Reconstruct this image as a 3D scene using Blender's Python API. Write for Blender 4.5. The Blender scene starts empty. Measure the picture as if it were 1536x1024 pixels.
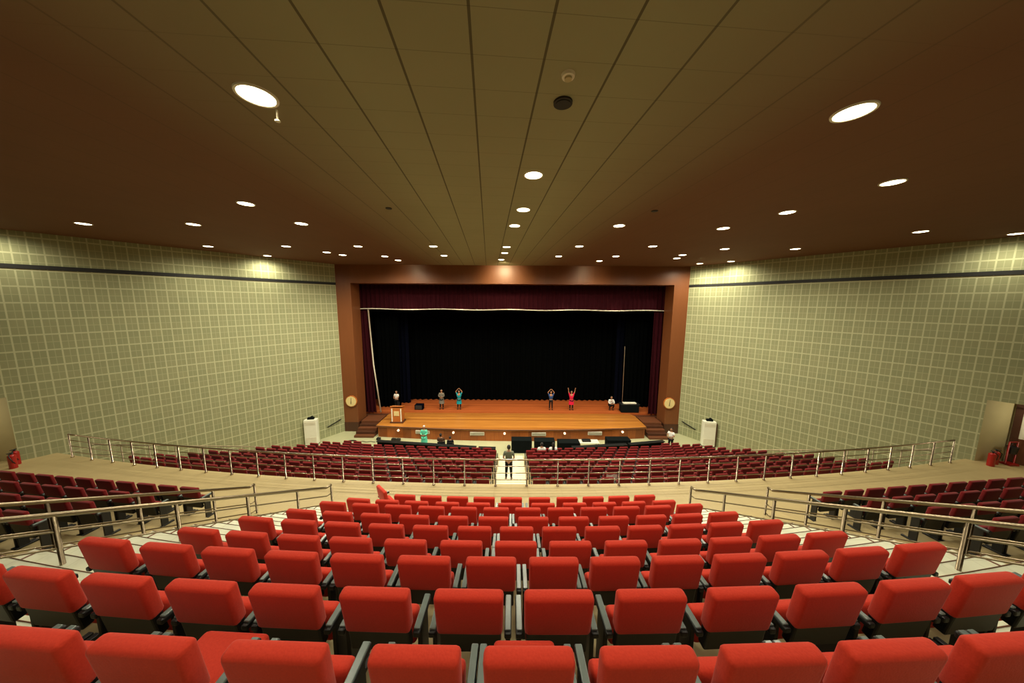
import bpy, bmesh, math, random
from mathutils import Vector, Matrix
random.seed(7)
C = bpy.context.scene.collection
PI = math.pi
K = 1.1
EYE = 10.0
ORD = ['zeroth','first','second','third','fourth','fifth','sixth','seventh','eighth','ninth','tenth','eleventh','twelfth','thirteenth','fourteenth',
       'fifteenth','sixteenth','seventeenth','eighteenth','nineteenth','twentieth','twenty-first','twenty-second','twenty-third','twenty-fourth','twenty-fifth','twenty-sixth','twenty-seventh']

# ------------------------------------------------------------------ materials
def lin(c):
    return tuple(((v/255)/12.92 if v/255 <= .04045 else ((v/255+.055)/1.055)**2.4) for v in c) + (1,)

class NT:
    def __init__(s, name):
        s.m = bpy.data.materials.new(name); s.m.use_nodes = True
        s.t = s.m.node_tree; s.b = s.t.nodes['Principled BSDF']; s.tc = s.n('ShaderNodeTexCoord')
    def n(s, typ, **kw):
        nd = s.t.nodes.new(typ)
        for k, v in kw.items(): setattr(nd, k, v)
        return nd
    def l(s, a, b): s.t.links.new(a, b)
    def math(s, op, a, b=None, c=None):
        nd = s.n('ShaderNodeMath', operation=op)
        for i, v in enumerate((a, b, c)):
            if v is None: continue
            if isinstance(v, (int, float)): nd.inputs[i].default_value = v
            else: s.l(v, nd.inputs[i])
        return nd.outputs[0]
    def noise(s, scale, detail=3, vec=None, stretch=None):
        nd = s.n('ShaderNodeTexNoise'); nd.inputs['Scale'].default_value = scale; nd.inputs['Detail'].default_value = detail
        v = vec or s.tc.outputs['Object']
        if stretch:
            mp = s.n('ShaderNodeMapping'); mp.inputs['Scale'].default_value = stretch; s.l(v, mp.inputs['Vector']); v = mp.outputs[0]
        s.l(v, nd.inputs['Vector']); return nd.outputs['Fac']
    def mix(s, f, a, b):
        nd = s.n('ShaderNodeMix', data_type='RGBA')
        for i, v in ((0, f), (6, a), (7, b)):
            if isinstance(v, (int, float, tuple)): nd.inputs[i].default_value = v
            else: s.l(v, nd.inputs[i])
        return nd.outputs[2]
    def ramp(s, f, stops):
        nd = s.n('ShaderNodeValToRGB'); e = nd.color_ramp.elements
        while len(e) < len(stops): e.new(.5)
        for el, (p, c) in zip(e, stops): el.position = p; el.color = c
        s.l(f, nd.inputs[0]); return nd.outputs[0]
    def line(s, x, period, w, phase=0.0):      # 1 on a line, 0 between lines
        f = s.math('FRACT', s.math('ADD', s.math('DIVIDE', x, period), phase + 100.0))
        return s.math('GREATER_THAN', s.math('ABSOLUTE', s.math('SUBTRACT', f, .5)), .5 - w/period/2)
    def bump(s, h, strength=.3, dist=.01):
        nd = s.n('ShaderNodeBump'); nd.inputs['Strength'].default_value = strength; nd.inputs['Distance'].default_value = dist
        s.l(h, nd.inputs['Height']); s.l(nd.outputs[0], s.b.inputs['Normal'])
    def base(s, c):
        if isinstance(c, tuple): s.b.inputs['Base Color'].default_value = c
        else: s.l(c, s.b.inputs['Base Color'])
    def xyz(s, sock=None):
        nd = s.n('ShaderNodeSeparateXYZ'); s.l(sock or s.tc.outputs['Object'], nd.inputs[0]); return nd.outputs
    def set(s, rough=.6, metal=0.0, spec=.5, sheen=0.0):
        s.b.inputs['Roughness'].default_value = rough; s.b.inputs['Metallic'].default_value = metal
        s.b.inputs['Specular IOR Level'].default_value = spec; s.b.inputs['Sheen Weight'].default_value = sheen
        return s.m

def simple(name, c1, c2=None, scale=8, rough=.6, metal=0.0, spec=.5, stretch=None, bump=0, sheen=0.0):
    t = NT(name); f = t.noise(scale, 4, stretch=stretch)
    if c2 is None: c2 = tuple(min(255, v*1.12+2) for v in c1)
    t.base(t.mix(f, lin(c1), lin(c2)))
    if bump: t.bump(f, bump)
    return t.set(rough, metal, spec, sheen)

def emit(name, col, strength):
    t = NT(name); t.base(lin(col)); t.b.inputs['Emission Color'].default_value = lin(col)
    n = t.noise(3); e = t.math('MULTIPLY_ADD', n, .05*strength, strength); t.l(e, t.b.inputs['Emission Strength'])
    return t.m

M = {}
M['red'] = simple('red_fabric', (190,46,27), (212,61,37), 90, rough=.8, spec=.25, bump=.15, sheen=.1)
M['shaded'] = simple('shaded_red_fabric', (98,20,22), (120,26,26), 60, rough=.9, spec=.15, sheen=.1)  # darker copy of the red fabric: weaker light on these seats put into colour
M['black'] = simple('black_plastic', (16,17,17), (24,25,25), 30, rough=.45)
M['armpad'] = simple('grey_arm_pad', (92,106,104), (112,126,122), 20, rough=.28, spec=.7)
M['blackcloth'] = simple('black_cloth', (8,12,12), (14,20,20), 20, rough=.9, spec=.1)
M['steel'] = simple('brushed_steel', (160,142,124), (186,170,152), 40, rough=.24, metal=1.0, stretch=(1,1,.1))
M['bronze'] = simple('dark_rail_steel', (118,106,86), (138,124,102), 30, rough=.3, metal=1.0)
M['lamp'] = emit('lamp_glow', (255,242,205), 14)
M['foot'] = emit('footlight_glow', (255,225,180), 2.2)
M['trim'] = simple('white_trim', (205,200,180), None, 5, rough=.5)
M['dark'] = simple('dark_grille', (28,26,22), (40,36,30), 60, rough=.7)
M['white'] = simple('white_enamel', (225,225,205), (238,238,220), 4, rough=.35)
M['redpaint'] = simple('red_extinguisher_paint', (140,20,16), None, 4, rough=.3)
M['plaster'] = simple('cream_plaster', (170,160,118), (182,172,130), 2, rough=.8)
M['darkwood'] = simple('dark_brown_wood', (60,32,18), (80,44,24), 6, rough=.5, stretch=(1,1,.2))
M['stepwood'] = simple('brown_step_wood', (84,46,24), (110,62,34), 6, rough=.55)
M['band'] = simple('black_band', (12,13,10), (20,20,16), 20, rough=.6)
M['skin'] = simple('skin', (150,105,75), (165,118,86), 8, rough=.6)
M['hair'] = simple('black_hair', (14,12,11), (24,20,18), 60, rough=.6)
M['clock'] = simple('clock_cream', (215,195,135), (225,205,145), 3, rough=.5)
def cloth(nm, c, c2=None): return simple(nm, c, c2, 25, rough=.9, spec=.2)
M['grey_c'] = cloth('grey_cloth', (96,92,84), (120,116,104)); M['teal_c'] = cloth('teal_cloth', (20,130,140)); M['blue_c'] = cloth('blue_cloth', (40,66,110))
M['crimson_c'] = cloth('crimson_cloth', (190,25,60)); M['dark_c'] = cloth('dark_cloth', (16,17,20)); M['white_c'] = cloth('white_cloth', (205,205,200))
M['khaki_c'] = cloth('grey_green_cloth', (92,98,84), (110,114,98)); M['aqua_c'] = cloth('aqua_cloth', (90,190,160)); M['brown_c'] = cloth('brown_cloth', (70,50,36))

# perforated acoustic wall tiles
t = NT('acoustic_wall_tiles'); X, Y, Z = t.xyz()
minor = t.math('MAXIMUM', t.line(X, .18, .022), t.line(Z, .33, .034))
major = t.math('MAXIMUM', t.line(X, .36, .045, .0), t.line(Z, .66, .06, .0))
nz = t.noise(1.2, 3); cellx = t.math('FLOOR', t.math('DIVIDE', X, .36)); cellz = t.math('FLOOR', t.math('DIVIDE', Z, .33))
wn = t.n('ShaderNodeTexWhiteNoise', noise_dimensions='2D'); cb = t.n('ShaderNodeCombineXYZ'); t.l(cellx, cb.inputs[0]); t.l(cellz, cb.inputs[1]); t.l(cb.outputs[0], wn.inputs['Vector'])
tile = t.mix(nz, lin((138,138,102)), lin((150,152,114)))
tile = t.mix(t.math('MULTIPLY', wn.outputs['Value'], .35), tile, lin((124,132,98)))
c = t.mix(t.math('MULTIPLY', minor, .5), tile, lin((172,172,134)))
c = t.mix(t.math('MULTIPLY', major, .75), c, lin((184,184,146)))
t.base(c); t.bump(t.math('MAXIMUM', minor, major), .25, .01); M['tiles'] = t.set(.75, spec=.3)

# ceiling panels: cream in the middle, blending to brown towards the sides
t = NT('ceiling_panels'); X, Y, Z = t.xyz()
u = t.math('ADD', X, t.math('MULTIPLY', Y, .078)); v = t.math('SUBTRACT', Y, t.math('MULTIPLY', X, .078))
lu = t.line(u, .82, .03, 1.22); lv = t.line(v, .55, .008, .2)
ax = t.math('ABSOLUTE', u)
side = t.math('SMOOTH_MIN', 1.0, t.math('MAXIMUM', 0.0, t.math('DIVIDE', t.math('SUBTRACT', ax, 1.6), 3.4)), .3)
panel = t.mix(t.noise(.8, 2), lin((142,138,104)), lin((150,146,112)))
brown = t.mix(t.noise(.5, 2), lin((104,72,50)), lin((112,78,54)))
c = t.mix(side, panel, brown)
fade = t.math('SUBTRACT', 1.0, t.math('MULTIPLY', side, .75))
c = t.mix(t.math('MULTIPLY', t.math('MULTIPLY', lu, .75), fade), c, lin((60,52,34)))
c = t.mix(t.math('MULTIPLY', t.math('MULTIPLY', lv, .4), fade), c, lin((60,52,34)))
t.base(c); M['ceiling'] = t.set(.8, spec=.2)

# floors
def tile_floor(name, c1, c2, linec, p, w=.012, amt=.35, rough=.4):
    t = NT(name); X, Y, Z = t.xyz()
    g = t.math('MAXIMUM', t.line(X, p, w), t.line(Y, p, w))
    t.base(t.mix(t.math('MULTIPLY', g, amt), t.mix(t.noise(1.5, 4), lin(c1), lin(c2)), lin(linec)))
    return t.set(rough, spec=.4)
M['floor'] = tile_floor('beige_vinyl_floor', (158,140,98), (168,150,106), (130,112,78), .6, rough=.5)
M['pale'] = tile_floor('pale_tile', (164,164,128), (178,178,142), (150,150,120), .6, rough=.35)
M['tread'] = tile_floor('white_stair_tile', (208,210,184), (222,222,198), (160,160,130), .6, rough=.35)

# woods
def planks(name, ca, cb, cc, axis='X', p=.3, rough=.4, along=(1,1,1), seam=.5):
    t = NT(name); s = t.xyz(); A = s[{'X':0,'Y':1,'Z':2}[axis]]
    wn = t.n('ShaderNodeTexWhiteNoise', noise_dimensions='1D'); t.l(t.math('FLOOR', t.math('DIVIDE', A, p)), wn.inputs['W'])
    g = t.noise(3, 6, stretch=along)
    c = t.mix(g, lin(ca), lin(cb)); c = t.mix(t.math('MULTIPLY', wn.outputs['Value'], .6), c, lin(cc))
    c = t.mix(t.math('MULTIPLY', t.line(A, p, .012), seam), c, lin(tuple(v*.35 for v in ca)))
    t.base(c); t.bump(g, .05); return t.set(rough, spec=.4)
M['apron'] = planks('golden_stage_boards', (150,92,36), (204,138,60), (122,64,24), 'Y', .32, .35, (.12,1.2,1), .3)
M['rear'] = planks('reddish_stage_boards', (150,76,36), (188,98,48), (118,52,24), 'Y', .25, .4, (.25,3,1), .25)
M['front'] = planks('stage_front_veneer', (136,66,26), (182,104,42), (78,36,16), 'X', .62, .35, (4,1,.5), .4)
M['frame'] = planks('proscenium_veneer', (112,66,36), (128,76,42), (104,60,30), 'X', 1.2, .4, (2,1,.3), .12)
M['podium'] = planks('podium_wood', (176,100,40), (196,120,56), (160,84,30), 'X', .4, .4, (3,1,.4), .1)
M['curtain'] = simple('burgundy_velvet', (38,9,14), (52,13,20), 4, rough=.95, spec=.05, stretch=(6,1,.2))
M['backdrop'] = simple('black_velvet', (2,3,3), (4,5,5), 4, rough=1.0, spec=.02)
M['navy'] = simple('navy_velvet', (4,6,16), (6,8,20), 4, rough=1.0, spec=.03)

# ------------------------------------------------------------------ mesh helpers
def link(name, bm, mats, parent=None, smooth=False, loc=None, rotz=0.0):
    me = bpy.data.meshes.new(name); bm.normal_update(); bm.to_mesh(me); bm.free()
    for m in (mats if isinstance(mats, (list, tuple)) else [mats]): me.materials.append(m)
    if smooth:
        me.polygons.foreach_set('use_smooth', [True]*len(me.polygons))
    o = bpy.data.objects.new(name, me); C.objects.link(o)
    if parent: o.parent = parent
    if loc: o.location = loc
    if rotz: o.rotation_euler = (0, 0, rotz)
    return o
def empty(name, label, cat, loc=(0,0,0), rotz=0.0, group=None):
    o = bpy.data.objects.new(name, None); C.objects.link(o); o.location = loc; o.rotation_euler = (0,0,rotz); o.empty_display_size = .2
    return tag(o, label, cat, group)
def tag(o, label, cat, group=None):
    o['label'] = label; o['category'] = cat
    if group: o['group'] = group
    return o
def struct(name, bm, m, **kw):
    o = link(name, bm, m, **kw); o['kind'] = 'structure'; return o
def box(bm, x0, x1, y0, y1, z0, z1, bev=0.0, mat=0, mtx=None, seg=2):
    vs = bmesh.ops.create_cube(bm, size=1)['verts']
    for v in vs:
        v.co = Vector(((x0+x1)/2 + v.co.x*(x1-x0), (y0+y1)/2 + v.co.y*(y1-y0), (z0+z1)/2 + v.co.z*(z1-z0)))
    fs = set(f for v in vs for f in v.link_faces)
    if bev:
        es = list(set(e for v in vs for e in v.link_edges))
        r = bmesh.ops.bevel(bm, geom=es, offset=bev, segments=seg, profile=.5, affect='EDGES')
        fs = set(r['faces']) | set(f for v in r['verts'] for f in v.link_faces)
        vs = list(set(v for f in fs for v in f.verts))
    for f in fs: f.material_index = mat
    if mtx:
        for v in vs: v.co = mtx @ v.co
    return vs
def tube(bm, pts, r, n=8, mat=0, cap=True):
    pts = [Vector(p) for p in pts]; rings = []
    for i, p in enumerate(pts):
        d = (pts[min(i+1, len(pts)-1)] - pts[max(i-1, 0)]).normalized()
        a = d.cross(Vector((0,0,1)))
        if a.length < .01: a = Vector((1,0,0))
        a.normalize(); b = d.cross(a)
        rr = r[i] if isinstance(r, (list, tuple)) else r
        rings.append([bm.verts.new(p + (a*math.cos(k*2*PI/n) + b*math.sin(k*2*PI/n))*rr) for k in range(n)])
    for A, B in zip(rings, rings[1:]):
        for k in range(n):
            f = bm.faces.new((A[k], A[(k+1)%n], B[(k+1)%n], B[k])); f.material_index = mat; f.smooth = True
    if cap:
        for R_ in (rings[0], rings[-1]):
            try: bm.faces.new(R_).material_index = mat
            except ValueError: pass
def disc(bm, x, y, z0, z1, r, n=24, mat=0, axis='Z', r2=None):
    m = Matrix.Translation((x, y, (z0+z1)/2))
    vs = bmesh.ops.create_cone(bm, cap_ends=True, segments=n, radius1=r, radius2=(r2 if r2 is not None else r), depth=z1-z0)['verts']
    if axis == 'Y': m = Matrix.Translation((x, y, z0)) @ Matrix.Rotation(PI/2, 4, 'X')
    for v in vs: v.co = m @ v.co
    for f in set(f for v in vs for f in v.link_faces): f.material_index = mat
    return vs
def sphere(bm, c, s, mat=0, u=12, v=8, mtx=None):
    vs = bmesh.ops.create_uvsphere(bm, u_segments=u, v_segments=v, radius=1)['verts']
    for q in vs:
        q.co = Vector((q.co.x*s[0], q.co.y*s[1], q.co.z*s[2]))
        if mtx: q.co = mtx @ q.co
        q.co += Vector(c)
    for f in set(f for q in vs for f in q.link_faces): f.material_index = mat; f.smooth = True
    return vs
def quad(bm, pts, mat=0):
    f = bm.faces.new([bm.verts.new(p) for p in pts]); f.material_index = mat; return f
def children(o): return list(o.children)
def copy_tree(o, parent=None):
    kids = children(o); c = o.copy(); C.objects.link(c)
    if parent: c.parent = parent
    for ch in kids: copy_tree(ch, c)
    return c

# ------------------------------------------------------------------ key levels
CEIL = 12.75; CROSS = 3.4; PROS_Y = 22.3; STAGE = .9
TIER = .3125*K; DEP = .575*K; RAD = 38.5*K
DZ = {1:.012, 2:.035, 3:.025, 4:.075, 5:.06, 6:.055, 7:.015, 8:.035}
def row_y(r, x): return K*1.15 + DEP*(r-1) + x*x/2/RAD
def smooth_floor(r): return EYE - K*1.48 - TIER*(r-1) - 1.045
def row_floor(r): return smooth_floor(r) - DZ.get(r, 0)
def rail_a(y): return 5.6 + .253*(8.6 - y)                 # half width of the stair bank at depth y
def seat_edge(y): return 3.4 + .24*(6.3 - y)
def front_arc(x): return 10.25 + x*x/190
def wall_x(y): return 13.0 + .6875*(PROS_Y - y)

# ------------------------------------------------------------------ room shell
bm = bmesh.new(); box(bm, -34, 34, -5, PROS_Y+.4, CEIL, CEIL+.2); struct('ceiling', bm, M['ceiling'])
bm = bmesh.new(); box(bm, -22, 22, 9.5, 30, -.2, 0); struct('floor', bm, M['pale'])
# cross aisle slab, its front edge follows the arc of the long rail
bm = bmesh.new(); N = 48; top = []; 
xs = [-24 + 48*i/N for i in range(N+1)]
for i in range(N):
    a, b = xs[i], xs[i+1]; ya, yb = front_arc(a), front_arc(b)
    quad(bm, [(a,-4.8,CROSS), (b,-4.8,CROSS), (b,yb,CROSS), (a,ya,CROSS)])
    quad(bm, [(a,ya,CROSS), (b,yb,CROSS), (b,yb,0), (a,ya,0)])
struct('floor', bm, M['floor'])
# nosing of the cross aisle
# front seating slope
FY0, FZ0, FS = 10.4, 2.25, .285
def slope_z(y): return max(.0, FZ0 - FS*(y - FY0))
FROWS = 11
def frow_y(k, x): return 10.95 + .68*(k-1) + x*x/190
def frow_z(k): return FZ0 - .1 - .207*(k-1)
bm = bmesh.new()
for k in range(0, FROWS+1):
    for sgn in (-1, 1):
        for i in range(24):
            a = .74 + i*.76; b = a + .76
            if k == 0: ya = front_arc(a)-.1; yb = front_arc(b)-.1
            else: ya = frow_y(k, a)-.12; yb = frow_y(k, b)-.12
            yc = frow_y(k+1, a)-.12; yd = frow_y(k+1, b)-.12
            z = frow_z(max(k,1))
            f = [(sgn*a,ya,z),(sgn*b,yb,z),(sgn*b,yd,z),(sgn*a,yc,z)]; quad(bm, f if sgn > 0 else f[::-1])
            g = [(sgn*a,yc,z),(sgn*b,yd,z),(sgn*b,yd,z-.207),(sgn*a,yc,z-.207)]; quad(bm, g if sgn > 0 else g[::-1])
struct('floor', bm, M['floor'])
bm = bmesh.new(); y = 10.15; z = 2.35                     # central aisle steps
while z > .02:
    box(bm, -.76, .76, y, y+.36, -.05, z, mat=0); box(bm, -.76, .76, y+.34, y+.365, z-.02, z+.004, mat=1)
    y += .34; z -= .097
struct('floor', bm, [M['tread'], M['plaster']])
# centre bank tiers and broad side stairs
def arc_strip(bm, x0f, x1f, ya, yb, z, zn, n=14, mat=0):
    # a tread between two arcs with a riser at its front
    pts = []
    for i in range(n+1):
        t_ = i/n; 
        xa = x0f(ya(0)) + (x1f(ya(0)) - x0f(ya(0)))*t_; xb = x0f(yb(0)) + (x1f(yb(0)) - x0f(yb(0)))*t_
        pts.append(((xa, ya(xa), z), (xb, yb(xb), z), (xb, yb(xb), zn)))
    for p, q in zip(pts, pts[1:]):
        flip = q[0][0] < p[0][0]
        A = [p[0], q[0], q[1], p[1]]; B = [p[1], q[1], q[2], p[2]]
        quad(bm, A[::-1] if flip else A, mat); quad(bm, B[::-1] if flip else B, mat)
bm = bmesh.new(); LAST = 12
for r in range(-6, LAST+1):
    zf = row_floor(r); zn = row_floor(r+1)
    if zf < CROSS: break
    arc_strip(bm, lambda y: -seat_edge(y), lambda y: seat_edge(y), lambda x: row_y(r, x)-.16, lambda x: row_y(r+1, x)-.16, zf, max(zn, CROSS-.02), 20)
struct('floor', bm, M['plaster'])
for sgn in (-1, 1):
    bm = bmesh.new(); bt = bmesh.new(); j = -12
    while True:
        r = j/2; zf = smooth_floor(r) - .05
        if zf < CROSS + .01: break
        ya = lambda x: row_y(r, x)-.16; yb = lambda x: row_y(r+.5, x)-.16
        zn = max(zf - TIER/2, CROSS)
        arc_strip(bm, lambda y: sgn*seat_edge(y), lambda y: sgn*(rail_a(y)+.72), ya, yb, zf, zn, 6)
        # sawtooth outer stringer with a brown edge
        xa = sgn*(rail_a(ya(0)+.6)+.72); xb = sgn*(rail_a(yb(0)+.6)+.72)
        A, B = (xa, ya(xa), zf), (xb, yb(xb), zf)
        quad(bm, [A, B, (B[0], B[1], zf-.5), (A[0], A[1], zf-.5)], 0)
        tube(bt, [A, B], .016, 5); tube(bt, [B, (B[0], B[1], zf-TIER/2)], .016, 5)
        # nosing across the tread
        ns = [(sgn*(seat_edge(yb(0)) + (rail_a(yb(0))+.72-seat_edge(yb(0)))*i/6)) for i in range(7)]
        tube(bt, [(x_, yb(x_)-.01, zf+.002) for x_ in ns], .007, 5)
        j += 1
    struct('floor', bm, M['tread']); struct('trim_%d' % (1 if sgn < 0 else 2), bt, M['stepwood'])
# ramps between the two rails of each side, and side bank tiers
RB = 8.25
def ramp_z(y): return CROSS + .56*(8.75 - y)
for sgn in (-1, 1):
    bm = bmesh.new(); f = []
    for i in range(14):
        y = 8.85 - i*1.05; zr = max(CROSS+.005, ramp_z(y)-.36)
        f.append(((sgn*(rail_a(y)+.70), y, zr), (sgn*max(RB+.35, rail_a(y)+.95), y, max(CROSS+.005, CROSS+.58*(8.45-y)-.01))))
    for p, q in zip(f, f[1:]):
        quad(bm, [p[0], q[0], q[1], p[1]] if sgn > 0 else [p[1], q[1], q[0], p[0]])
        quad(bm, [p[1], q[1], (q[1][0], q[1][1], CROSS), (p[1][0], p[1][1], CROSS)])
    struct('floor', bm, M['floor'])
def srow_y(k, x): return 8.35 + (abs(x)-9.4)*.115 - .8*(k-1)
def srow_z(k): return CROSS + .3*(k-1) + .005
S_IN = [0, 9.3, 9.75, 10.3, 10.65, 11.05, 11.5, 12.0, 12.4]
for sgn in (-1, 1):
    bm = bmesh.new()
    for k in range(2, 14):
        z = srow_z(k); xi = 8.45; xo = 31
        a = [(sgn*xi, srow_y(k, xi)+.55, z), (sgn*xo, srow_y(k, xo)+.55, z), (sgn*xo, srow_y(k, xo)-.3, z), (sgn*xi, srow_y(k, xi)-.3, z)]
        quad(bm, a[::-1] if sgn > 0 else a)
        b = [(p[0], p[1], p[2]) for p in a[:2]] + [(a[1][0], a[1][1], z-.3), (a[0][0], a[0][1], z-.3)]
        quad(bm, b)
        quad(bm, [(sgn*xi, srow_y(k,xi)+.55, z), (sgn*xi, srow_y(k,xi)-.3, z), (sgn*xi, srow_y(k,xi)-.3, CROSS), (sgn*xi, srow_y(k,xi)+.55, CROSS)])
    struct('floor', bm, M['floor'])

# side walls (built in their own frame, x along the wall), with a doorway recess at cross aisle level
for sgn, nm in ((-1, 'left'), (1, 'right')):
    A = Vector((sgn*wall_x(PROS_Y), PROS_Y, 0)); ang = math.atan2(-1, sgn*.6875)      # direction towards the back of the hall
    CY_ = 11.62 if sgn < 0 else 12.15; L1 = (PROS_Y-CY_)*math.hypot(1, .6875); L2 = L1 + 3.6; L3 = (PROS_Y+4.8)*math.hypot(1, .6875); DT = CROSS+2.72
    s = 1 if sgn > 0 else -1      # local +y * s points to the outside
    bm = bmesh.new()
    def wq(x0, x1, z0, z1, y=0, mat=0): quad(bm, [(x0,y,z0),(x1,y,z0),(x1,y,z1),(x0,y,z1)], mat)
    wq(0, L1, -.2, CEIL); wq(L1, L2, DT, CEIL); wq(L2, L3, -.2, CEIL)
    D = s*1.03; G = .708
    quad(bm, [(L1,0,0),(L1+G,D,0),(L1+G,D,DT),(L1,0,DT)], 1); quad(bm, [(L2,0,0),(L2+G,D,0),(L2+G,D,DT),(L2,0,DT)], 1)
    quad(bm, [(L1,0,DT),(L1+G,D,DT),(L2+G,D,DT),(L2,0,DT)], 1); quad(bm, [(L1+G,D,0),(L2+G,D,0),(L2+G,D,DT),(L1+G,D,DT)], 1)
    w = struct('wall_'+nm, bm, [M['tiles'], M['plaster']], loc=A, rotz=ang)
    bm = bmesh.new(); quad(bm, [(L1,0,CROSS+.004),(L2,0,CROSS+.004),(L2+G,D,CROSS+.004),(L1+G,D,CROSS+.004)])
    struct('floor', bm, M['floor'], loc=A, rotz=ang)
    # black band
    bm = bmesh.new(); box(bm, 0, L3, min(0, -s*.03), max(0, -s*.03), 11.27, 11.44); struct('trim_%d' % (3 if sgn < 0 else 4), bm, M['band'], loc=A, rotz=ang)
    lp = bpy.data.lights.new('recess_lamp', 'POINT'); lp.energy = 38; lp.color = (1,.9,.68); lp.shadow_soft_size = .15; lo = bpy.data.objects.new('recess_lamp', lp); C.objects.link(lo); lo.location = (sgn*(wall_x(CY_)+1.2), CY_-1.3, DT-.35)
    # door inside the recess
    y0, y1 = sorted((D-s*.02, D-s*.1)); d0 = L1+G+.02
    bm = bmesh.new(); box(bm, d0, d0+.18, y0, y1, CROSS, CROSS+2.45); box(bm, d0+1.5, d0+1.68, y0, y1, CROSS, CROSS+2.45); box(bm, d0, d0+1.68, y0, y1, CROSS+2.35, CROSS+2.55)
    dr = struct('door_%d' % (1 if sgn < 0 else 2), bm, M['darkwood'], loc=A, rotz=ang)
    y0, y1 = sorted((D-s*.03, D-s*.07))
    bm = bmesh.new(); box(bm, d0+.18, d0+1.5, y0, y1, CROSS, CROSS+1.1, mat=1); box(bm, d0+.18, d0+1.5, y0, y1, CROSS+1.1, CROSS+2.35, mat=0)
    lf = link('door_leaf', bm, [M['white'], M['stepwood']], dr); 
    bm = bmesh.new(); tube(bm, [(d0+.35, D-s*.12, CROSS+.95), (d0+.35, D-s*.12, CROSS+1.3)], .02); link('handle', bm, M['steel'], lf)
bm = bmesh.new(); box(bm, -34, 34, -5.2, -4.8, -.2, CEIL+.1); struct('wall_back', bm, M['plaster'])
bm = bmesh.new(); box(bm, -19, 19, 29.4, 29.6, -.2, CEIL+.1); struct('wall_stage', bm, M['backdrop'])
for sgn, nm in ((-1, 'stage_left'), (1, 'stage_right')):
    bm = bmesh.new(); box(bm, sgn*16-.1, sgn*16+.1, PROS_Y+1.2, 29.5, -.2, CEIL+.1); struct('wall_'+nm, bm, M['backdrop'])
bm = bmesh.new(); box(bm, -16.2, 16.2, PROS_Y+.4, 29.5, CEIL, CEIL+.2); struct('ceiling', bm, M['backdrop'])

# ------------------------------------------------------------------ proscenium
P = empty('wall_proscenium', 'brown wood veneer proscenium arch framing the dark stage opening', 'proscenium', (0, PROS_Y+.01, 0)); P['kind'] = 'structure'
OX, IX, OZ = 13.1, 11.92, 11.42
for sgn in (-1, 1):
    bm = bmesh.new(); x0, x1 = sorted((sgn*IX, sgn*OX)); box(bm, x0, x1, 0, 1.25, .75, OZ); link('jamb', bm, M['frame'], P)
    bm = bmesh.new(); box(bm, x0-.02, x1+.02, -.03, 1.26, 0, .75); link('plinth', bm, M['darkwood'], P)
bm = bmesh.new(); box(bm, -OX, OX, 0, 1.25, OZ, CEIL); link('lintel', bm, M['frame'], P)

# ------------------------------------------------------------------ curtains
def sheet(x0, x1, y, z0, z1, amp, wav, mat_, name, label, cat='curtain', lean=0.0, n=None, trimmed=None, group=None):
    bm = bmesh.new(); n = n or int((x1-x0)/wav*8); rows = 8; g = []
    ph = random.random()*6
    for j in range(rows+1):
        zz = z1 + (z0-z1)*j/rows; rr = []
        for i in range(n+1):
            x = x0 + (x1-x0)*i/n; yy = y + amp*math.sin(i/n*(x1-x0)/wav*2*PI+ph+.3*math.sin(i*.37)) * (.6+.4*j/rows)
            rr.append(bm.verts.new((x + lean*j/rows, yy, zz)))
        g.append(rr)
    for a, b in zip(g, g[1:]):
        for i in range(n): f = bm.faces.new((a[i], a[i+1], b[i+1], b[i])); f.smooth = True
    o = link(name, bm, mat_); tag(o, label, cat, group); return o
vl = sheet(-12.6, 12.6, 23.75, 9.5, 11.7, .07, .35, M['curtain'], 'valance_curtain', 'long burgundy velvet valance with white hem across the top of the stage')
bm = bmesh.new(); tube(bm, [(-12.3+i*.6, 23.66, 9.5+.03*math.sin(i*.7)) for i in range(42)], .038, 6); link('hem', bm, M['trim'], vl)['label'] = 'white hem'
cl = sheet(-13.2, -11.45, 23.9, .97, 9.6, .1, .3, M['curtain'], 'side_curtain', 'burgundy side curtain left of the stage, behind the podium', lean=.25)
bm = bmesh.new(); tube(bm, [(-11.42, 23.8, 9.45), (-11.22, 23.8, 5), (-10.82, 23.8, .99)], .055, 6); link('edge_trim', bm, M['trim'], cl)
cr = sheet(11.3, 13.2, 23.9, .97, 9.6, .1, .3, M['curtain'], 'side_curtain', 'burgundy side curtain right of the stage, nearest the right clock')
for x0, x1, sd, y, m_ in ((-11.6, -9.6, 'left', 25.2, 'backdrop'), (9.75, 12.6, 'right', 25.6, 'backdrop'), (-10.6, -9.2, 'left', 26.3, 'navy'), (9.3, 10.7, 'right', 26.4, 'navy')):
    o = sheet(x0, x1, y, .97, 11.5, .1, .35, M[m_], 'leg_curtain', '%s leg curtain hanging at the %s side of the stage%s' % ('black' if m_ == 'backdrop' else 'navy', sd, '' if m_ == 'backdrop' else ', behind the black one'))
    if sd == 'right' and m_ == 'backdrop':
        bm = bmesh.new(); tube(bm, [(9.72, 25.45, 6.4), (9.75, 25.45, 1.0)], .022, 6); link('edge_trim', bm, M['trim'], o)
sheet(-13, 13, 27.3, .97, 12.4, .12, .5, M['backdrop'], 'backdrop_curtain', 'large black velvet backdrop curtain across the back of the stage')

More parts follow.
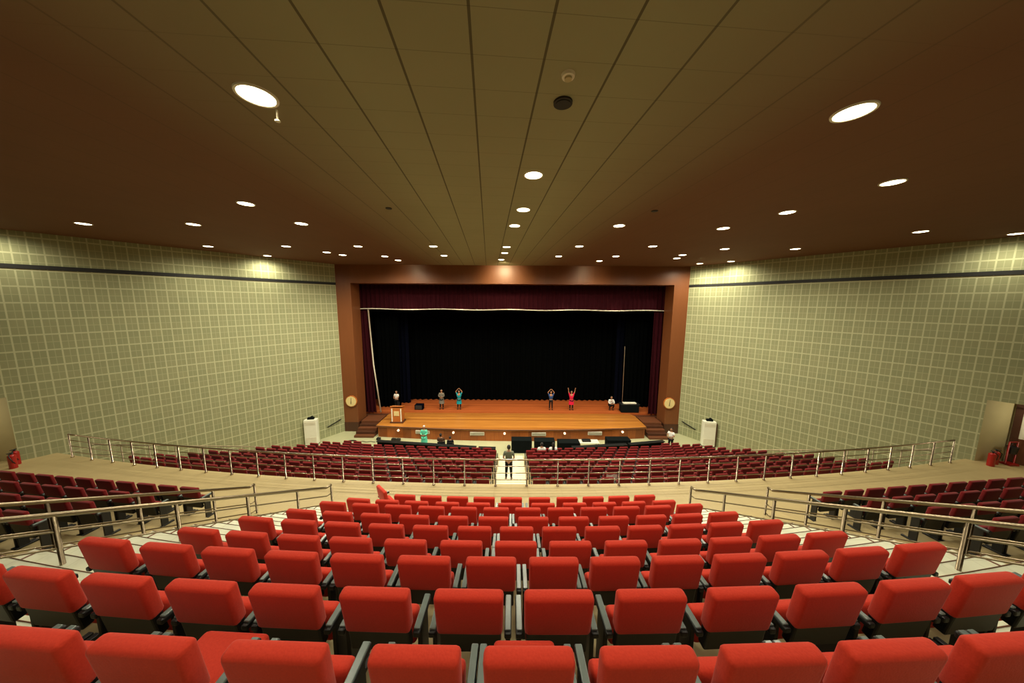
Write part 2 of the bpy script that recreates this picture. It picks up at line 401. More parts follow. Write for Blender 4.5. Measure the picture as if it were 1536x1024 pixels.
# ------------------------------------------------------------------ stage
S = empty('stage', 'raised wooden stage with golden boards and curved panelled front', 'stage', (0,0,0))
def st_edge(x): return 20.72 + .006*x*x
def poly_slab(bm, outline, z0, z1):
    b = [bm.verts.new((x, y, z0)) for x, y in outline]; t_ = [bm.verts.new((x, y, z1)) for x, y in outline]
    bm.faces.new(t_); bm.faces.new(b[::-1]); n = len(outline)
    for i in range(n): bm.faces.new((b[i], b[(i+1)%n], t_[(i+1)%n], t_[i]))
E_ = [(-10.1+20.2*i/24, st_edge(-10.1+20.2*i/24)) for i in range(25)]
bm = bmesh.new(); poly_slab(bm, E_ + [(10.12, 22.6), (10.12, 23.56)] + [(9.9-19.8*i/10, 24.05) for i in range(11)] + [(-10.12, 23.56), (-10.12, 22.6)], STAGE-.12, STAGE); link('apron_boards', bm, M['apron'], S)
bm = bmesh.new(); poly_slab(bm, [(-15.9,24.05),(15.9,24.05),(15.9,27.9),(-15.9,27.9)], STAGE-.1, STAGE+.06); link('rear_boards', bm, M['rear'], S)
bm = bmesh.new(); E2 = [(x*.99, y+.06) for x, y in E_]; poly_slab(bm, E2 + [(10.0, 23.55), (-10.0, 23.55)], 0, STAGE-.12); link('front_panel', bm, M['front'], S)
bm = bmesh.new(); poly_slab(bm, [(-15.9,23.6),(15.9,23.6),(15.9,27.9),(-15.9,27.9)], 0, STAGE-.1); link('understage', bm, M['darkwood'], S)
bm = bmesh.new(); tube(bm, [(x, y-.02, STAGE-.02) for x, y in E_], .035, 6); link('nosing', bm, M['stepwood'], S)
for x in (-6.55, -2.5, 2.0, 6.15):
    bm = bmesh.new(); y = st_edge(x)+.06; box(bm, x-.52, x+.52, y-.06, y+.1, .42, .68, bev=.015, mat=0)
    for q in range(3): box(bm, x-.48, x+.48, y-.07, y-.05, .465+q*.07, .48+q*.07, mat=1)
    link('vent_plate', bm, [M['trim'], M['dark']], S)
for x in (-8.4, -4.25, -.5, 3.9, 8.25):
    bm = bmesh.new(); y = st_edge(x)+.04; disc(bm, x, y-.02, .6, .68, .075, 12, axis='Y'); link('footlight', bm, M['foot'], S)
for sgn, sd in ((-1, 'left'), (1, 'right')):
    st = empty('stage_steps', 'dark brown wooden steps at the %s end of the stage' % sd, 'steps', (sgn*11.0, 22.3, 0))
    for q in range(5):
        bm = bmesh.new(); box(bm, -.72, .72, -1.15+q*.3, 1.25, q*.17, (q+1)*.17, bev=.01); link('step', bm, M['stepwood'] if q % 2 == 0 else M['darkwood'], st)

# clocks
for sgn, sd in ((-1, 'left'), (1, 'right')):
    ck = empty('wall_clock', 'round cream wall clock on the %s column of the proscenium' % sd, 'clock', (sgn*12.35 if sgn < 0 else 12.15, PROS_Y, 2.45), group='wall clocks')
    bm = bmesh.new(); disc(bm, 0, -.05, 0, .08, .44, 32, axis='Y'); link('case', bm, M['podium'], ck)
    bm = bmesh.new(); disc(bm, 0, -.10, 0, .02, .39, 32, axis='Y'); link('dial', bm, M['clock'], ck)
    bm = bmesh.new(); tube(bm, [(0,-.12,0), (.02,-.12,.28)], .014, 6); tube(bm, [(0,-.12,0), (-.02,-.12,-.2)], .018, 6); link('hand', bm, M['dark'], ck)

# ------------------------------------------------------------------ seats
def make_seat(red, down=False):
    t_ = bpy.data.objects.new('auditorium_seat', None); C.objects.link(t_); t_.empty_display_size = .1
    k = K
    def rec(dx=0): return Matrix.Translation((0, .015*k, .64*k)) @ Matrix.Rotation(math.radians(8), 4, 'X')
    bm = bmesh.new(); vs = box(bm, -.215*k, .215*k, -.045*k, .035*k, 0, .315*k, bev=.026*k, seg=3)
    for v in vs:
        if v.co.y > 0: v.co.y += .02*k*math.sin(max(0, min(1, v.co.z/(.315*k)))*PI)
        v.co.x *= 1 + .03*(v.co.z/(.315*k))
        v.co = rec() @ v.co
    link('backrest', bm, M[red], t_, smooth=True)
    bm = bmesh.new(); box(bm, -.2*k, .2*k, -.036*k, .03*k, (-.32 if red == 'shaded' else -.17)*k, .015*k, bev=.012*k, mtx=rec()); link('back_panel', bm, M['black'], t_)
    # folding cushion
    bm = bmesh.new()
    ang = math.radians(3 if down else 80)
    mt = Matrix.Translation((0, (.05 if down else .155)*k, (.44 if down else .37)*k)) @ Matrix.Rotation(ang, 4, 'X')
    vs = box(bm, -.2*k, .2*k, 0, (.33 if down else .225)*k, -.045*k, .055*k, bev=.032*k, mtx=mt, seg=3); link('seat_cushion', bm, M[red], t_, smooth=True)
    for s in (-1, 1):
        bm = bmesh.new(); x0, x1 = sorted((s*.225*k, s*.272*k))
        box(bm, x0, x1, -.02*k, .25*k, .60*k, .64*k, bev=.01*k); ar = link('armrest', bm, M['black'], t_)
        bm = bmesh.new(); box(bm, x0+.004, x1-.004, -.0*k, .24*k, .638*k, .652*k, bev=.005*k); link('arm_pad', bm, M['armpad'], ar)
        bm = bmesh.new(); box(bm, x0+.008*k, x1-.008*k, .05*k, .19*k, .03*k, .61*k, bev=.006*k)
        box(bm, x0, x1, .0*k, .30*k, 0, .035*k, bev=.006*k); link('leg', bm, M['black'], t_)
    return t_
proto = make_seat('red'); proto_down = make_seat('red', True)
XS = {
1: [-3.05, -2.41, -1.79, -1.12, -0.45, 0.09, 0.66, 1.26, 1.86, 2.51, 3.12],
2: [-4.15, -3.53, -2.88, -2.22, -1.6, -0.95, -0.29, 0.34, 0.99, 1.65, 2.31, 2.97, 3.59, 4.22],
3: [-4.01, -3.33, -2.69, -2.06, -1.43, -0.80, -0.18, 0.40, 0.97, 1.56, 2.16, 2.78, 3.41, 4.05],
4: [-3.78, -3.15, -2.5, -1.87, -1.22, -0.57, 0.06, 0.69, 1.34, 1.98, 2.6, 3.21, 3.83],
5: [-3.65, -3.0, -2.36, -1.73, -1.11, -0.5, 0.08, 0.67, 1.27, 1.87, 2.46, 3.05, 3.65],
6: [-3.46, -2.83, -2.19, -1.56, -0.93, -0.28, 0.36, 1.01, 1.66, 2.28, 2.89, 3.51],
7: [-3.33, -2.70, -2.08, -1.46, -0.86, -0.27, 0.31, 0.91, 1.52, 2.13, 2.73, 3.34],
8: [-3.19, -2.57, -1.95, -1.31, -0.67, -0.02, 0.66, 1.31, 1.93, 2.55, 3.2],
9: [-2.44, -1.83, -1.22, -0.61, 0.01, 0.65, 1.28, 1.88, 2.48, 3.09]}
used = set()
def put(src, key, loc, rz, label, group, sx=1.0):
    o = src if key not in used else copy_tree(src); used.add(key)
    o.location = loc; o.rotation_euler = (0, 0, rz); o.scale = (sx, 1, 1)
    o['label'] = label; o['category'] = 'seat'; o['group'] = group; return o
for r, L in XS.items():
    for i, x in enumerate(L):
        dn = (r == 1 and i in (2, 5))
        # a cushion left down shows above its backrest
        gap = min([abs(x-q) for q in L if q != x])
        lab = 'red fabric seat%s, %s from left in the %s row from the camera' % (' with cushion down' if dn else '', ORD[i+1], ORD[r])
        put(proto_down if dn else proto, 'd' if dn else 'u', (x, row_y(r, x)-(.02 if r < 4 else .01), row_floor(r)), x/RAD, lab, 'red seats of the centre block', min(1.0, gap/.606))
o = copy_tree(proto); used_odd = o; o.location = (-3.3, row_y(10, -3.3)+.05, row_floor(10)); o.rotation_euler = (0,0,-.75); o.scale = (.95,1,1)
o['label'] = 'lone red seat turned sideways, in front of the centre block near the crossing floor'; o['category'] = 'seat'; o['group'] = 'red seats of the centre block'
sproto = make_seat('shaded')
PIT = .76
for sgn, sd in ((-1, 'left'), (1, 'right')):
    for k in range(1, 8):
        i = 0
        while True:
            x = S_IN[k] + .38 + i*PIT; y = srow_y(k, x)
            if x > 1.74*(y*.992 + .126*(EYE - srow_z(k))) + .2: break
            put(sproto, 's', (sgn*x, y, srow_z(k)), sgn*.113, 'dark maroon red seat, %s from the inner end, %s row of the %s side block' % (ORD[i+1], ORD[k], sd), 'maroon seats of the %s side block' % sd, 1.22)
            i += 1
# front block
def front_seat_bm(bm, x=0, y=0, z=0, rz=0, sx=1.0):
    m = Matrix.Translation((x, y, z)) @ Matrix.Rotation(rz, 4, 'Z') @ Matrix.Diagonal((sx,1,1,1))
    rc = m @ Matrix.Translation((0, .12, .55)) @ Matrix.Rotation(math.radians(8), 4, 'X')
    box(bm, -.26, .26, -.05, .05, .13, .48, bev=.03, mtx=rc, mat=0, seg=1)
    box(bm, -.24, .24, -.035, .03, -.1, .15, mtx=rc, mat=1)
    box(bm, -.23, .23, 0, .33, -.05, .05, mtx=m @ Matrix.Translation((0,.24,.42)) @ Matrix.Rotation(math.radians(80), 4, 'X'), mat=0)
    for s in (-1, 1):
        a, b = sorted((s*.275, s*.325)); box(bm, a, b, 0, .38, .62, .68, mtx=m, mat=1); box(bm, a, b, .12, .25, 0, .62, mtx=m, mat=1)
def out_x(y): return min(18.6, 18.0 - (y - 12.2)*1.02)
FP = .68
bm = bmesh.new(); front_seat_bm(bm); fproto = link('auditorium_seat', bm, [M['shaded'], M['black']]); fused = False
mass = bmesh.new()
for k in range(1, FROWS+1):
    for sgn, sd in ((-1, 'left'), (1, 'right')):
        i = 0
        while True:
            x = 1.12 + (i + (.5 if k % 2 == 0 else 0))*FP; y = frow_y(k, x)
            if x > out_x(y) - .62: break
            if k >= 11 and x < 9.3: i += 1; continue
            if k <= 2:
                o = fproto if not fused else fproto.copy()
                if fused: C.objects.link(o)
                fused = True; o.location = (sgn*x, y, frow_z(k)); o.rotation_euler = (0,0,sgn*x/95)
                o['label'] = 'maroon red seat beyond long rail, %s %s of the central aisle, %s row from it' % (ORD[i+1], sd, 'nearest' if k == 1 else 'second')
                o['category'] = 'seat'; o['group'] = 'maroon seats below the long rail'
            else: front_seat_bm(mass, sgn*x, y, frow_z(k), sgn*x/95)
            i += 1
o = link('auditorium_seats', mass, [M['shaded'], M['black']]); tag(o, 'rows of small maroon red seats sloping down to the stage beyond the long rail', 'seats'); o['kind'] = 'stuff'

# ------------------------------------------------------------------ rails
def railing(name, label, path, post_at, h, mat, offs=(0,.25,.5,.75), rt=.032, rl=.016, rp=.026, endpost=True, loc=None):
    # path(t) -> base point
    root = empty(name, label, 'railing', path(0.0))
    inv = -Vector(path(0.0)); n = 60
    pts = [Vector(path(i/n)) for i in range(n+1)]
    for j, o_ in enumerate(offs):
        bm = bmesh.new(); zz = h*(1-o_)
        tube(bm, [p + inv + Vector((0,0,zz)) for p in pts], rt if j == 0 else rl, 10 if j == 0 else 6)
        link('top_rail' if j == 0 else 'lower_rail', bm, mat, root)
    for t_ in post_at:
        p = Vector(path(t_)) + inv; bm = bmesh.new(); tube(bm, [p, p + Vector((0,0,h))], rp, 8)
        disc(bm, p.x, p.y, p.z, p.z+.03, rp*2, 10); link('post', bm, mat, root)
    return root
HX = 18.65
railing('guard_rail', 'long curved steel guard rail along the crossing floor, above the front seats',
        lambda t_: (-HX+2*HX*t_, front_arc(-HX+2*HX*t_)-.12, CROSS), [i/33 for i in range(34)], 1.02, M['steel'])
for sgn, sd in ((-1, 'left'), (1, 'right')):
    def pa(t_, s=sgn):
        y = 8.6 - 10.4*t_; return (s*rail_a(y)*.995, y, max(CROSS, CROSS + .56*(8.45-y) + .0))
    railing('stair_rail', 'steel handrail descending beside the white stairs, %s of the centre seats' % sd, pa, [0, .10, .21, .32, .44, .57, .72, .86, .995], 1.0, M['bronze'], (0,.27,.54,.84), .036, .016, .030)
    def pb(t_, s=sgn):
        y = 8.6 - 9.6*t_; return (s*(7.95+.6*t_), y, max(CROSS, CROSS + .58*(8.45-y)))
    railing('ramp_rail', 'steel handrail between the ramp and the maroon red seats of the %s side block' % sd, pb, [0, .12, .27, .39, .54, .68, .84, .995], 1.0, M['bronze'], (0,.27,.54,.84), .034, .016, .028)
    def pc(t_, s=sgn):
        return (s*(18.6-5.6*t_), 12.5+4.7*t_, 2.75-2.45*t_)
    railing('side_rail', 'thin dark rail sloping down beside the %s wall past the front seats' % sd, pc, [i/9 for i in range(10)], .95, M['bronze'], (0,.5), .026, .014, .022)
    hr = bpy.data.objects
    bm = bmesh.new(); xx = sgn*(wall_x(22.0)-.12); x2 = sgn*(wall_x(21.2)-.12)
    tube(bm, [(xx, 22.0, 1.1), (x2, 21.2, .8)], .04, 8); tube(bm, [(xx, 21.95, 1.08), (xx+sgn*.14, 21.95, 1.08)], .02, 6); tube(bm, [(x2, 21.25, .8), (x2+sgn*.14, 21.25, .8)], .02, 6)
    tag(link('wall_handrail', bm, M['dark']), 'short dark handrail fixed to the %s wall near the stage steps' % sd, 'handrail')

# ------------------------------------------------------------------ ceiling lights
bands = [
 [(-3.45,4.39),(.44,6.83),(4.86,4.65),(8.5,7.09)],
 [(-7.53,8.84),(.31,9.22),(8.17,9.31)],
 [(-15.42,11.16),(-11.46,11.15),(-7.45,10.96),(.07,11.05),(3.75,10.96),(7.61,11.23),(15.15,11.53),(19.07,11.74),(-19.4,11.2)],
 [(-15.25,15.43),(-11.25,15.29),(-7.61,15.17),(-3.87,15.04),(-.29,15.09),(3.2,14.8),(6.67,14.68),(10.49,15.24),(13.87,15.12)],
 [(-14.7,18.4),(-10.28,17.0),(-9.9,17.9),(-7.62,18.3),(-7.45,19.95),(-4.0,17.9),(-.43,16.84),(-.71,19.35),(2.68,17.87),(5.57,19.66),(5.97,17.74),(9.81,18.34),(9.47,17.12),(12.6,20.6),(13.9,19.5)]]
def spot(loc, power, size_deg=168, col=(1,.92,.70), rad=.12, blend=.8, rot=(0,0,0), name='lamp_light'):
    l = bpy.data.lights.new(name, 'SPOT'); l.energy = power; l.spot_size = math.radians(size_deg); l.spot_blend = blend; l.color = col; l.shadow_soft_size = rad
    o = bpy.data.objects.new(name, l); C.objects.link(o); o.location = loc; o.rotation_euler = rot; return o
dl = None
def downlight(x, y, label, power, sz=1.0):
    global dl
    if dl is None:
        dl = empty('downlight', '', 'ceiling light')
        bm = bmesh.new()
        vs = []
        for r0, z0 in ((.215,0),(.21,-.02),(.185,-.02),(.175,0)): vs.append([bm.verts.new((r0*math.cos(a*PI/16), r0*math.sin(a*PI/16), z0)) for a in range(32)])
        for A, B in zip(vs, vs[1:]):
            for a in range(32): bm.faces.new((A[a], A[(a+1)%32], B[(a+1)%32], B[a]))
        link('rim', bm, M['trim'], dl)
        bm = bmesh.new(); disc(bm, 0, 0, -.014, -.004, .178, 32); link('lens', bm, M['lamp'], dl); o = dl
    else: o = copy_tree(dl)
    o.location = (x, y, CEIL); o.scale = (sz, sz, 1); o['label'] = label; o['group'] = 'downlights in the ceiling'
    L = spot((x, y, CEIL-.06), power); L.parent = None
    return o
PW = [250, 260, 520, 850, 850]
for b, L in enumerate(bands):
    for i, (x, y) in enumerate(sorted(L)):
        # lamps close to the side walls scallop them
        pw = PW[b]
        if abs(x) > 13: pw *= .55
        downlight(x, y, 'glowing round downlight, %s from the left, %s row of lights from the camera' % (ORD[i+1], ORD[b+1]), pw, 1.15 if b == 0 and i in (0, 2) else 1.0)
for x, y in ((-3.4,.6),(3.9,.6),(.4,2.0),(0,-2.5)):
    downlight(x, y, 'glowing round downlight behind the camera, %s' % {-3.4:'left one',3.9:'right one',.4:'middle one',0:'rearmost one'}[x], 200)
bm = bmesh.new(); disc(bm, 0, 0, -.025, 0, .13, 24); disc(bm, 0, 0, -.035, -.02, .10, 24)
tag(link('ceiling_speaker', bm, M['dark'], loc=(.68, 4.49, CEIL)), 'round black speaker grille in the ceiling ahead of the camera', 'speaker')
sm = empty('smoke_detector', 'small pale smoke detector on the ceiling beside the black grille', 'detector', (.66, 3.99, CEIL))
bm = bmesh.new(); disc(bm, 0, 0, -.035, 0, .075, 20, r2=.085); link('base', bm, M['trim'], sm)
bm = bmesh.new(); disc(bm, .0, 0, -.06, -.035, .045, 16); link('sensor', bm, M['plaster'], sm)
for x, y, w in ((-3.64, 9.18, 'left of the middle lights'), (4.2, 9.27, 'right of the middle lights')):
    bm = bmesh.new(); disc(bm, 0, 0, -.02, 0, .09, 16); tag(link('ceiling_sensor', bm, M['dark'], loc=(x, y, CEIL)), 'tiny dark round sensor in the ceiling, '+w, 'sensor')
sp = empty('sprinkler', 'small sprinkler hanging beside the big near left downlight', 'sprinkler', (-3.42, 4.70, CEIL))
bm = bmesh.new(); tube(bm, [(0,0,0),(0,0,-.14)], .014, 8); link('pipe', bm, M['trim'], sp)
bm = bmesh.new(); disc(bm, 0, 0, -.155, -.14, .035, 12); link('deflector', bm, M['trim'], sp)

# ------------------------------------------------------------------ things near the stage
pd = empty('podium', 'wooden podium with white stripes and square emblem plate on stage left', 'podium', (-8.75, 22.1, STAGE+.004))
bm = bmesh.new(); vs = box(bm, -.42, .42, -.28, .28, .06, 1.15, bev=.015)
for v in vs: v.co.x *= 1 - .06*(v.co.z < .5)
link('body', bm, M['podium'], pd)
bm = bmesh.new(); box(bm, -.5, .5, -.36, .34, 0, .08, bev=.015); link('base', bm, M['darkwood'], pd)
bm = bmesh.new(); box(bm, -.48, .48, -.3, .3, 0, .05, bev=.012, mtx=Matrix.Translation((0,0,1.2)) @ Matrix.Rotation(math.radians(-14), 4, 'X')); link('top', bm, M['podium'], pd)
for s in (-1, 1):
    bm = bmesh.new(); box(bm, s*.34-.04, s*.34+.04, -.295, -.27, .1, 1.12); link('stripe', bm, M['white'], pd)
bm = bmesh.new(); box(bm, -.2, .2, -.3, -.27, .55, .92, bev=.01); link('emblem_plate', bm, M['clock'], pd)
bm = bmesh.new(); tube(bm, [(.1,0,1.22),(.12,.05,1.4),(.1,.12,1.5)], .008, 6); sphere(bm, (.1,.13,1.51), (.02,.03,.02)); link('microphone', bm, M['black'], pd)

for sgn, sd, y in ((-1, 'left', 20.1), (1, 'right', 20.25)):
    ac = empty('air_conditioner', 'tall white floor-standing air conditioner by the %s wall near the stage' % sd, 'air conditioner', (sgn*(wall_x(y)-.42), y, 0), sgn*-.25)
    bm = bmesh.new(); box(bm, -.4, .4, -.2, .2, .05, 1.85, bev=.03); link('cabinet', bm, M['white'], ac)
    bm = bmesh.new(); [box(bm, -.33, .33, -.212, -.195, 1.5+q*.05, 1.52+q*.05) for q in range(5)]; link('outlet_grille', bm, M['trim'], ac)
    bm = bmesh.new(); box(bm, -.33, .33, -.21, -.195, .15, .6, bev=.01); link('intake_panel', bm, M['trim'], ac)
    bm = bmesh.new(); box(bm, -.39, .39, -.19, .19, 0, .05); link('base', bm, M['black'], ac)
    if sgn > 0:
        bm = bmesh.new(); box(bm, .4, .47, -.17, .2, .02, 1.75, bev=.01); link('side_panel', bm, M['darkwood'], ac)['label'] = 'dark side panel'
    bm = bmesh.new(); box(bm, -.2, .22, -.1, .1, 1.85, 2.0, bev=.03); box(bm, .0, .14, -.1, .12, 1.99, 2.06, bev=.02)
    tag(link('storage_bag', bm, M['blackcloth'], loc=(sgn*(wall_x(y)-.42), y, 0), rotz=sgn*-.25), 'small black bag on top of the %s white air conditioner' % sd, 'bag')

def ptable(x, y, w, label, h=.74):
    tb = empty('draped_table', label, 'table', (x, y, 0), group='black draped tables in front of the stage')
    bm = bmesh.new(); box(bm, -w/2, w/2, -.32, .32, h-.03, h, bev=.008); link('tabletop', bm, M['blackcloth'], tb)
    bm = bmesh.new(); N = 60; ring = []
    for zz, k in ((h-.01, 1.0), (h*.5, .985), (.03, .95)):
        rr = []
        for i in range(N):
            a = i/N*2*PI; cx = max(-1, min(1, 1.35*math.cos(a))); cy = max(-1, min(1, 1.35*math.sin(a)))
            wv = 1 + .02*math.sin(i*2.4)*(1-zz/h)*2
            rr.append(bm.verts.new((cx*(w/2+.01)*k*wv, cy*.33*k*wv, zz)))
        ring.append(rr)
    for A, B in zip(ring, ring[1:]):
        for i in range(N): bm.faces.new((A[i], B[i], B[(i+1)%N], A[(i+1)%N])).smooth = True
    link('cloth_skirt', bm, M['blackcloth'], tb); return tb
for x, w, y, lb in ((.69,1.36,19.3,'black draped table nearest the central aisle, in front of the stage'),(2.24,1.34,19.2,'black draped table, second right of the central aisle, before the stage'),
                    (3.82,1.42,19.0,'black draped table, third right of the central aisle, before the stage'),(7.4,1.6,19.75,'black draped table farthest right, standing close to the stage front')):
    ptable(x, y, w, lb, .9 if y < 19.7 else .75)
wt = empty('low_table', 'low pale table between the black draped tables, right of the aisle', 'table', (5.35, 19.7, 0))
bm = bmesh.new(); box(bm, -.7, .7, -.3, .3, .5, .55, bev=.01); link('tabletop', bm, M['trim'], wt)
for a in (-1, 1):
    for b in (-1, 1):
        bm = bmesh.new(); tube(bm, [(a*.62, b*.24, 0), (a*.62, b*.24, .5)], .022, 8); link('leg', bm, M['steel'], wt)
bm = bmesh.new(); box(bm, -.3, .3, -.15, .15, 0, .12, bev=.02); box(bm, -.26, .26, -.12, .12, .115, .14, bev=.01)
tag(link('equipment_box', bm, M['black'], loc=(5.2, 19.7, .55)), 'flat black equipment box lying on the low pale table', 'box')
# long black padded barriers in front of the first row
def barrier(x0, x1, y0, y1, label):
    b = empty('front_barrier', label, 'barrier', ((x0+x1)/2, (y0+y1)/2, 0), math.atan2(y1-y0, x1-x0), 'black barriers before the first row')
    L = math.hypot(x1-x0, y1-y0)
    bm = bmesh.new(); box(bm, -L/2, L/2, -.04, .04, .12, .82, bev=.01); link('panel', bm, M['blackcloth'], b)
    bm = bmesh.new(); box(bm, -L/2, L/2, -.16, .12, .82, .88, bev=.012); link('top_board', bm, M['black'], b)
    for s in (-1, 0, 1):
        bm = bmesh.new(); box(bm, s*(L/2-.1)-.03, s*(L/2-.1)+.03, -.2, .2, 0, .13, bev=.01); link('foot', bm, M['black'], b)
barrier(-8.95, -2.25, 18.95, 18.15, 'long black barrier panel before the first seats, left of the aisle'); barrier(-2.1, -1.0, 18.1, 18.05, 'short black barrier panel next to the aisle, end of the long one')
barrier(3.9, 7.6, 18.25, 18.7, 'black barrier panel before the first seats, right of the aisle'); barrier(7.75, 10.3, 18.72, 19.2, 'black barrier panel before the first seats, toward the right wall')
# cable coil, cables and small cases on the floor at the left
bm = bmesh.new(); tube(bm, [(.42*math.cos(a*.35)*(1+.01*a/9), .42*math.sin(a*.35), .02+.004*a/3) for a in range(54)], .025, 6)
tag(link('cable_coil', bm, M['band'], loc=(-11.5, 20.2, 0)), 'dark coil of cable lying on the floor left of the stage', 'cable')
for x, y, s, lb in ((-8.6,20.75,.16,'small black case on the floor under the podium, left one'),(-8.25,20.72,.15,'small black case on the floor under the podium, right one'),(-9.75,20.85,.14,'small black case on the floor before the left stage steps')):
    bm = bmesh.new(); box(bm, -s, s, -.1, .1, 0, .17, bev=.02); tube(bm, [(-.05,0,.16),(-.04,0,.21),(.04,0,.21),(.05,0,.16)], .01, 6); tag(link('equipment_case', bm, M['black'], loc=(x,y,0)), lb, 'case')
bm = bmesh.new(); tube(bm, [(-10.9+.12*i, 20.5+.05*math.sin(i*1.3), .02) for i in range(10)], .022, 6); tag(link('floor_cable', bm, M['band']), 'short dark cable lying on the floor beside the coil', 'cable')
# keyboard on stand and things on the right of the stage
kb = empty('keyboard_stand', 'black draped stand with a white keyboard on top, stage right', 'stand', (9.95, 24.4, STAGE+.06))
bm = bmesh.new(); box(bm, -.75, .75, -.3, .3, .02, .68, bev=.04); link('drape', bm, M['blackcloth'], kb)
bm = bmesh.new(); box(bm, -.8, .8, -.32, .32, .68, .72, bev=.01); link('top', bm, M['black'], kb)
bm = bmesh.new(); box(bm, -.55, .55, -.17, .17, .72, .81, bev=.02, mat=1); box(bm, -.5, .5, -.15, .0, .8, .825, mat=0); 
tag(link('keyboard', bm, [M['white'], M['trim']], loc=(9.95, 24.4, STAGE+.06)), 'white electronic keyboard lying on the black stand, stage right', 'keyboard')
for q, (x, y, s) in enumerate(((-7.9, 24.7, .35),)):
    bm = bmesh.new(); box(bm, -s, s, -.25, .25, 0, .45, bev=.04); box(bm, -s*.8, s*.8, -.27, -.24, .06, .4, bev=.02, mat=1)
    tag(link('monitor_speaker', bm, [M['navy'], M['dark']], loc=(x, y, STAGE+.06)), 'dark blue monitor speaker on stage, right of the podium', 'speaker')

# fire extinguishers and red stands by both doorways
for sgn, sd in ((-1, 'left'), (1, 'right')):
    for q, (dx, y, lab) in enumerate(((-.05, 11.35, 'nearer the door'), (-.45, 11.5, 'nearer the wall corner'))):
        x = sgn*(wall_x(12.15 if sgn > 0 else 11.4)-dx); y += .4
        if sgn < 0: x, y = (-19.72, 11.1) if dx > -.2 else (-20.05, 11.38)
        fe = empty('fire_extinguisher', 'red fire extinguisher at the %s doorway, the one %s' % (sd, lab), 'extinguisher', (x, y, CROSS), group='fire extinguishers')
        bm = bmesh.new(); disc(bm, 0, 0, .0, .5, .1, 16); sphere(bm, (0,0,.5), (.1,.1,.07)); link('cylinder', bm, M['redpaint'], fe)
        bm = bmesh.new(); disc(bm, 0, 0, .55, .62, .03, 10); box(bm, -.02, .02, -.1, .06, .62, .65, bev=.005); link('valve', bm, M['black'], fe)
        bm = bmesh.new(); tube(bm, [(0,-.05,.6),(.08,-.1,.5),(.11,-.06,.3),(.1,0,.2)], .014, 6); link('hose', bm, M['black'], fe)
    y = 11.85 if sgn > 0 else 11.1; x = sgn*(wall_x(y+.3)+1.0)
    bk = empty('fire_bucket_stand', 'dark red fire stand with a black bucket in the %s doorway' % sd, 'fire stand', (x, y, CROSS))
    bm = bmesh.new(); box(bm, -.2, .2, -.15, .15, 0, .08, bev=.01); tube(bm, [(-.18,0,.05),(-.18,0,1.0)], .025); tube(bm, [(.18,0,.05),(.18,0,1.0)], .025); tube(bm, [(-.18,0,1.0),(.18,0,1.0)], .025); link('frame', bm, M['redpaint'], bk)
    bm = bmesh.new(); disc(bm, 0, 0, .5, .8, .11, 16, r2=.15); tube(bm, [(-.13,0,.8),(0,0,1.0),(.13,0,.8)], .01, 6); link('bucket', bm, M['black'], bk)

# ------------------------------------------------------------------ people
def skin_obj(name, chains, mat_, parent, root=0, levels=1, extra=None):
    """chains: list of point lists [(x,y,z,r), ...]; a chain may start at an existing point."""
    verts, rad, edges, idx = [], [], [], {}
    def vid(p):
        k = tuple(round(c, 4) for c in p[:3])
        if k not in idx: idx[k] = len(verts); verts.append(p[:3]); rad.append(p[3])
        return idx[k]
    for ch in chains:
        for a, b in zip(ch, ch[1:]):
            i, j = vid(a), vid(b)
            if i != j and (i, j) not in edges and (j, i) not in edges: edges.append((i, j))
    me = bpy.data.meshes.new('tmp'); me.from_pydata(verts, edges, []); o = bpy.data.objects.new('tmp', me); C.objects.link(o)
    m = o.modifiers.new('s', 'SKIN'); m.use_smooth_shade = True
    for i, v in enumerate(me.skin_vertices[0].data):
        r = rad[i]; v.radius = r if isinstance(r, tuple) else (r, r); v.use_root = (i == root)
    sb = o.modifiers.new('d', 'SUBSURF'); sb.levels = levels; sb.render_levels = levels
    dg = bpy.context.evaluated_depsgraph_get(); ev = o.evaluated_get(dg); bm = bmesh.new(); bm.from_mesh(ev.to_mesh()); ev.to_mesh_clear()
    bpy.data.objects.remove(o); bpy.data.meshes.remove(me)
    if extra: extra(bm)
    for f in bm.faces: f.smooth = True
    return link(name, bm, mat_ if isinstance(mat_, list) else [mat_], parent)

